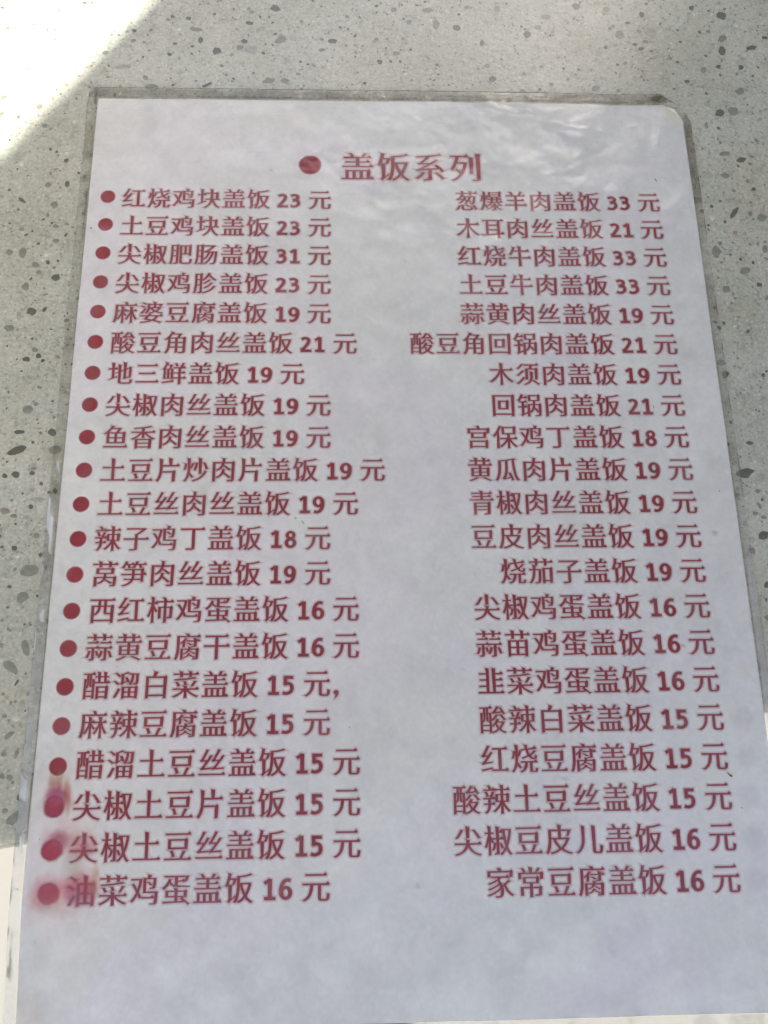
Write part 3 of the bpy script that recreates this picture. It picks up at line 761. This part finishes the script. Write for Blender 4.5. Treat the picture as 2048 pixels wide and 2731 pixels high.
# film -------------------------------------------------------------
step = .55
nx = int((FX1 - FX0) / step); ny = int((FY1 - FY0) / step)
X, Y = np.meshgrid(np.linspace(FX0, FX1, nx), np.linspace(FY1, FY0, ny))
rc = 3.0
def round_corner(X, Y, cx_, cy_, sx, sy, r):
    a = (X - cx_) * sx; b = (Y - cy_) * sy
    m = (a > 0) & (b > 0)
    mx = np.maximum(a, b); hy = np.hypot(a, b); k = np.where(hy > 1e-9, mx / np.maximum(hy, 1e-9), 1)
    return np.where(m, cx_ + sx * a * k, X), np.where(m, cy_ + sy * b * k, Y)
for (cx_, cy_, sx, sy) in ((FX0 + rc, FY1 - rc, -1, 1), (FX0 + rc, FY0 + rc, -1, -1), (FX1 - rc, FY0 + rc, 1, -1)):
    X, Y = round_corner(X, Y, cx_, cy_, sx, sy, rc)
# folded-in top right corner
c_ = 211.4 + .6
over = np.clip((X - 202.5) / 10.5 + (Y + 7.5) / 12.4 - 1.0, 0, 1.2)
X = X - over * 5.0; Y = Y - over * 5.6
# edges a little uneven
X = X + .22 * (N3(Y / 6, Y * 0 + 2) - .5) * (np.abs(X - 104.8) > 107.9)
Y = Y + .22 * (N3(X / 6, X * 0 + 5) - .5) * (np.abs(Y + 148.3) > 152.9)
Z = zf(X, Y)
X = np.pad(X, 1, 'edge'); Y = np.pad(Y, 1, 'edge'); Z = np.pad(Z, 1, 'edge')
over = np.pad(over, 1, 'edge')
rimm = np.zeros(X.shape, bool); rimm[0] = rimm[-1] = True; rimm[:, 0] = rimm[:, -1] = True
Z = np.where(rimm, Z - .30, Z)
X = X + np.where(rimm, np.sign(X - 105) * .05 * (np.abs(X - 104.8) > 107), 0); Y = Y + np.where(rimm, np.sign(Y + 148) * .05 * (np.abs(Y + 148.3) > 152), 0)
me = mesh_grid('film', np.stack([X, Y, Z], -1) * MM)
m_ = np.maximum.reduce([-X, X - 210, Y, -297 - Y])            # > 0 in the clear margin
ed = np.minimum.reduce([X - FX0, FX1 - X, FY1 - Y, Y - FY0])   # distance from the film's rim
nz = N1.fbm(X / 5, Y / 5, 4); nz2 = N4.fbm(X / 14, Y / 14, 3)
inm = sstep(-.1, .25, m_)
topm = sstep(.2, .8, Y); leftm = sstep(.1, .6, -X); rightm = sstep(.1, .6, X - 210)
grime_dark = inm * (.05 + .20 * sstep(.45, .7, nz))
grime_dark = np.maximum(grime_dark, topm * (.26 + .55 * (1 - sstep(.1, 1.9, Y)) * sstep(20, 50, X) + .15 * nz))  # top margin darker, strongest just above the paper
grime_dark = np.maximum(grime_dark, leftm * sstep(-110, -20, Y) * (.08 + .55 * sstep(.46, .66, N2.fbm(X / 2.2, Y / 9, 3))) * (1 - sstep(.8, 2.6, -X)))
rim = (1 - sstep(.12, .45, ed)) * sstep(.42, .58, N5.fbm(X / 4, Y / 4, 3))
grime_dark = np.maximum(grime_dark, .75 * rim * np.maximum(rightm, .7 * topm))
corner = np.exp(-((X - 202.5) / 4.8) ** 2 - ((Y - 2.8) / 2.6) ** 2) * sstep(-.2, .6, Y)
grime_dark = np.maximum(grime_dark, .95 * corner)
grime_dark = np.maximum(grime_dark, rightm * sstep(-75, -15, Y) * (.40 + .3 * nz))
grime_dark = np.maximum(grime_dark, .8 * sstep(.1, .5, over) * sstep(.45, .6, N3.fbm(X / 1.5, Y / 1.5, 3)))
lowl = (X < 0) * sstep(-238, -262, Y)
grime_dark = grime_dark * (1 - .8 * lowl)
grime_dark = np.maximum(grime_dark, lowl * .8 * sstep(.60, .72, N2.fbm(X / 1.6, Y / 5, 3)) * sstep(1.4, 2.4, -X))
haze_glint = leftm * sstep(-150, -190, Y) * (.08 + .3 * nz2) * (1 - .3 * lowl)
scuff = N5.fbm(X / 5, Y / 8, 5); scuff2 = N1.fbm(X / 40, Y / 34, 3)
broad = (1 - inm) * (.020 + .05 * sstep(.40, .68, scuff) * sstep(.35, .6, scuff2))
haze_glint = np.maximum(haze_glint, broad)
haze_glint = np.maximum(haze_glint, rightm * (.04 + .12 * nz2 + .22 * sstep(-150, -200, Y)))
haze_glint = np.maximum(haze_glint, .22 * sstep(.2, .5, over))
haze_glint = np.maximum(haze_glint, topm * .05)
glint = leftm * sstep(-134, -142, Y) * (1 - sstep(-250, -242, Y) * 0) * sstep(.60, .72, N4(X / 3.0, Y / 7.0)) * (Y > -262)  # bright glints of the lifted left edge, painted as pale colour
haze_glint = np.maximum(haze_glint, .75 * glint * sstep(.6, 1.6, -X))
haze_glint = np.maximum(haze_glint, .35 * rimm)  # whitish glint of the cut edge, painted along the rim
tone = sstep(.35, .65, N3.fbm(X / 9, Y / 9, 3))
set_color(me, 'wear', np.stack([grime_dark, haze_glint, tone], -1).reshape(-1, 3))
def film_material():
    m, nt, ns, ls = new_mat('laminating_film')
    out = nd(ns, 'ShaderNodeOutputMaterial')
    at = nd(ns, 'ShaderNodeVertexColor', layer_name='wear'); sp = nd(ns, 'ShaderNodeSeparateColor'); ls.new(at.outputs[0], sp.inputs[0])
    tc = nd(ns, 'ShaderNodeTexCoord')
    def noise(sc, det, rough=.55):
        n = nd(ns, 'ShaderNodeTexNoise'); n.inputs['Scale'].default_value = sc; n.inputs['Detail'].default_value = det; n.inputs['Roughness'].default_value = rough
        ls.new(tc.outputs['Object'], n.inputs['Vector']); return n
    b1 = nd(ns, 'ShaderNodeBump'); b1.inputs['Strength'].default_value = 1; b1.inputs['Distance'].default_value = FILM_B1
    ls.new(noise(62, 3, .5).outputs[0], b1.inputs['Height'])
    b2 = nd(ns, 'ShaderNodeBump'); b2.inputs['Strength'].default_value = 1; b2.inputs['Distance'].default_value = .00003
    ls.new(noise(900, 2).outputs[0], b2.inputs['Height']); ls.new(b1.outputs[0], b2.inputs['Normal'])
    prev = b2
    for ang, seed in ((25, 0.), (-50, 3.)):
        mp = nd(ns, 'ShaderNodeMapping'); mp.inputs['Rotation'].default_value = (0, 0, R(ang)); mp.inputs['Scale'].default_value = (40, 1500, 40); mp.inputs['Location'].default_value = (seed, seed, 0)
        ls.new(tc.outputs['Object'], mp.inputs[0])
        sn = nd(ns, 'ShaderNodeTexNoise'); sn.inputs['Scale'].default_value = 1; sn.inputs['Detail'].default_value = 2; ls.new(mp.outputs[0], sn.inputs['Vector'])
        sr = nd(ns, 'ShaderNodeMapRange'); sr.inputs['From Min'].default_value = .66; sr.inputs['From Max'].default_value = .74; ls.new(sn.outputs[0], sr.inputs['Value'])
        bb = nd(ns, 'ShaderNodeBump'); bb.inputs['Strength'].default_value = 1; bb.inputs['Distance'].default_value = .00006
        ls.new(sr.outputs[0], bb.inputs['Height']); ls.new(prev.outputs[0], bb.inputs['Normal']); prev = bb
    b2 = prev
    tr = nd(ns, 'ShaderNodeBsdfTransparent'); tr.inputs[0].default_value = (.965, .965, .955, 1)
    gl = nd(ns, 'ShaderNodeBsdfGlossy'); ls.new(b2.outputs[0], gl.inputs['Normal'])
    mr = nd(ns, 'ShaderNodeMapRange'); mr.inputs['From Min'].default_value = .38; mr.inputs['From Max'].default_value = .62
    mr.inputs['To Min'].default_value = .17; mr.inputs['To Max'].default_value = .36
    ls.new(noise(45, 6, .65).outputs[0], mr.inputs['Value']); ls.new(mr.outputs[0], gl.inputs['Roughness'])
    ge = nd(ns, 'ShaderNodeNewGeometry'); dt = nd(ns, 'ShaderNodeVectorMath', operation='DOT_PRODUCT')
    ls.new(b2.outputs[0], dt.inputs[0]); ls.new(ge.outputs['Incoming'], dt.inputs[1])
    ab = nd(ns, 'ShaderNodeMath', operation='ABSOLUTE'); ls.new(dt.outputs['Value'], ab.inputs[0])
    om = nd(ns, 'ShaderNodeMath', operation='SUBTRACT'); om.inputs[0].default_value = 1; om.use_clamp = True; ls.new(ab.outputs[0], om.inputs[1])
    pw = nd(ns, 'ShaderNodeMath', operation='POWER'); pw.inputs[1].default_value = 5; ls.new(om.outputs[0], pw.inputs[0])
    fr = nd(ns, 'ShaderNodeMath', operation='MULTIPLY_ADD'); fr.inputs[1].default_value = .95; fr.inputs[2].default_value = .05; ls.new(pw.outputs[0], fr.inputs[0])
    m1 = nd(ns, 'ShaderNodeMixShader'); ls.new(fr.outputs[0], m1.inputs[0]); ls.new(tr.outputs[0], m1.inputs[1]); ls.new(gl.outputs[0], m1.inputs[2])
    hz = nd(ns, 'ShaderNodeBsdfDiffuse'); hz.inputs[0].default_value = (.74, .76, .76, 1)
    m2 = nd(ns, 'ShaderNodeMixShader'); ls.new(sp.outputs[1], m2.inputs[0]); ls.new(m1.outputs[0], m2.inputs[1]); ls.new(hz.outputs[0], m2.inputs[2])
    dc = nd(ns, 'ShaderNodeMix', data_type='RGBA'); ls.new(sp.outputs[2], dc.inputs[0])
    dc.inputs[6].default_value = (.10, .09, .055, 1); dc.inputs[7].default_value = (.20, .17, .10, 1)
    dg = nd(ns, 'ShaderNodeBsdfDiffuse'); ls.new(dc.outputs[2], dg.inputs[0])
    fine = nd(ns, 'ShaderNodeMapRange'); fine.inputs['From Min'].default_value = .3; fine.inputs['From Max'].default_value = .7
    fine.inputs['To Min'].default_value = .55; fine.inputs['To Max'].default_value = 1.25
    ls.new(noise(600, 4, .7).outputs[0], fine.inputs['Value'])
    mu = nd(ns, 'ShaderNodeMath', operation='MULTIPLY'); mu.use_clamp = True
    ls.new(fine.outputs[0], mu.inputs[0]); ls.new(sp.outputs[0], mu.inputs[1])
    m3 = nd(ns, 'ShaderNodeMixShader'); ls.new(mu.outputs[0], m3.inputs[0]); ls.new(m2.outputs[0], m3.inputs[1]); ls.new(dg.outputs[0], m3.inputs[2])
    ls.new(m3.outputs[0], out.inputs[0])
    return m
FILM_B1 = .0016
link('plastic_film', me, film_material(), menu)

# dark flecks stuck to the film -------------------------------------
m_fleck = principled('dark_fleck', (.03, .03, .035), .5, .4)
def fleck(pts, w):
    V_, F_ = [], []
    pts = np.array(pts, float); n_ = len(pts)
    t = np.gradient(pts, axis=0); t /= np.hypot(t[:, 0], t[:, 1])[:, None] + 1e-9
    for i in range(n_):
        ww = w[i] / 2
        for s_, z in ((-1, .02), (0, .16), (1, .02)):
            V_.append((pts[i, 0] - t[i, 1] * ww * s_, pts[i, 1] + t[i, 0] * ww * s_, z))
    for i in range(n_ - 1):
        for l in (0, 1): F_.append((3 * i + l, 3 * i + 3 + l, 3 * i + 4 + l, 3 * i + 1 + l))
    V_ = np.array(V_); V_[:, 2] += zf(V_[:, 0], V_[:, 1])
    link('dirt_fleck', mesh_from('dirt_fleck', V_ * MM, F_), m_fleck, menu)
fleck([(196.9, -234.1), (197.4, -234.5), (197.9, -235.0), (198.4, -235.2)], (.15, .3, .45, .6))
fleck([(197.0, -32.0), (197.4, -32.5), (197.6, -33.1)], (.1, .3, .1))
fleck([(71.9, -156.8), (72.2, -156.95), (72.4, -157.1)], (.2, .35, .2))
fleck([(74.1, -157.7), (74.4, -158.3), (74.9, -158.9)], (.15, .2, .1))
fleck([(200.1, -243.7), (200.4, -244.1)], (.15, .15))
fleck([(1.7, -53.7), (1.95, -53.9), (2.2, -54.0)], (.3, .4, .3))
fleck([(205.2, -148.6), (205.5, -148.8)], (.3, .3))
fleck([(88.2, -220.0), (88.5, -220.1)], (.3, .3))
fleck([(3.2, -249.0), (3.4, -249.1)], (.3, .3))
fleck([(187.3, -119.2), (187.5, -119.9), (187.4, -120.4)], (.1, .15, .1))
bpy.ops.object.select_all(action='DESELECT')
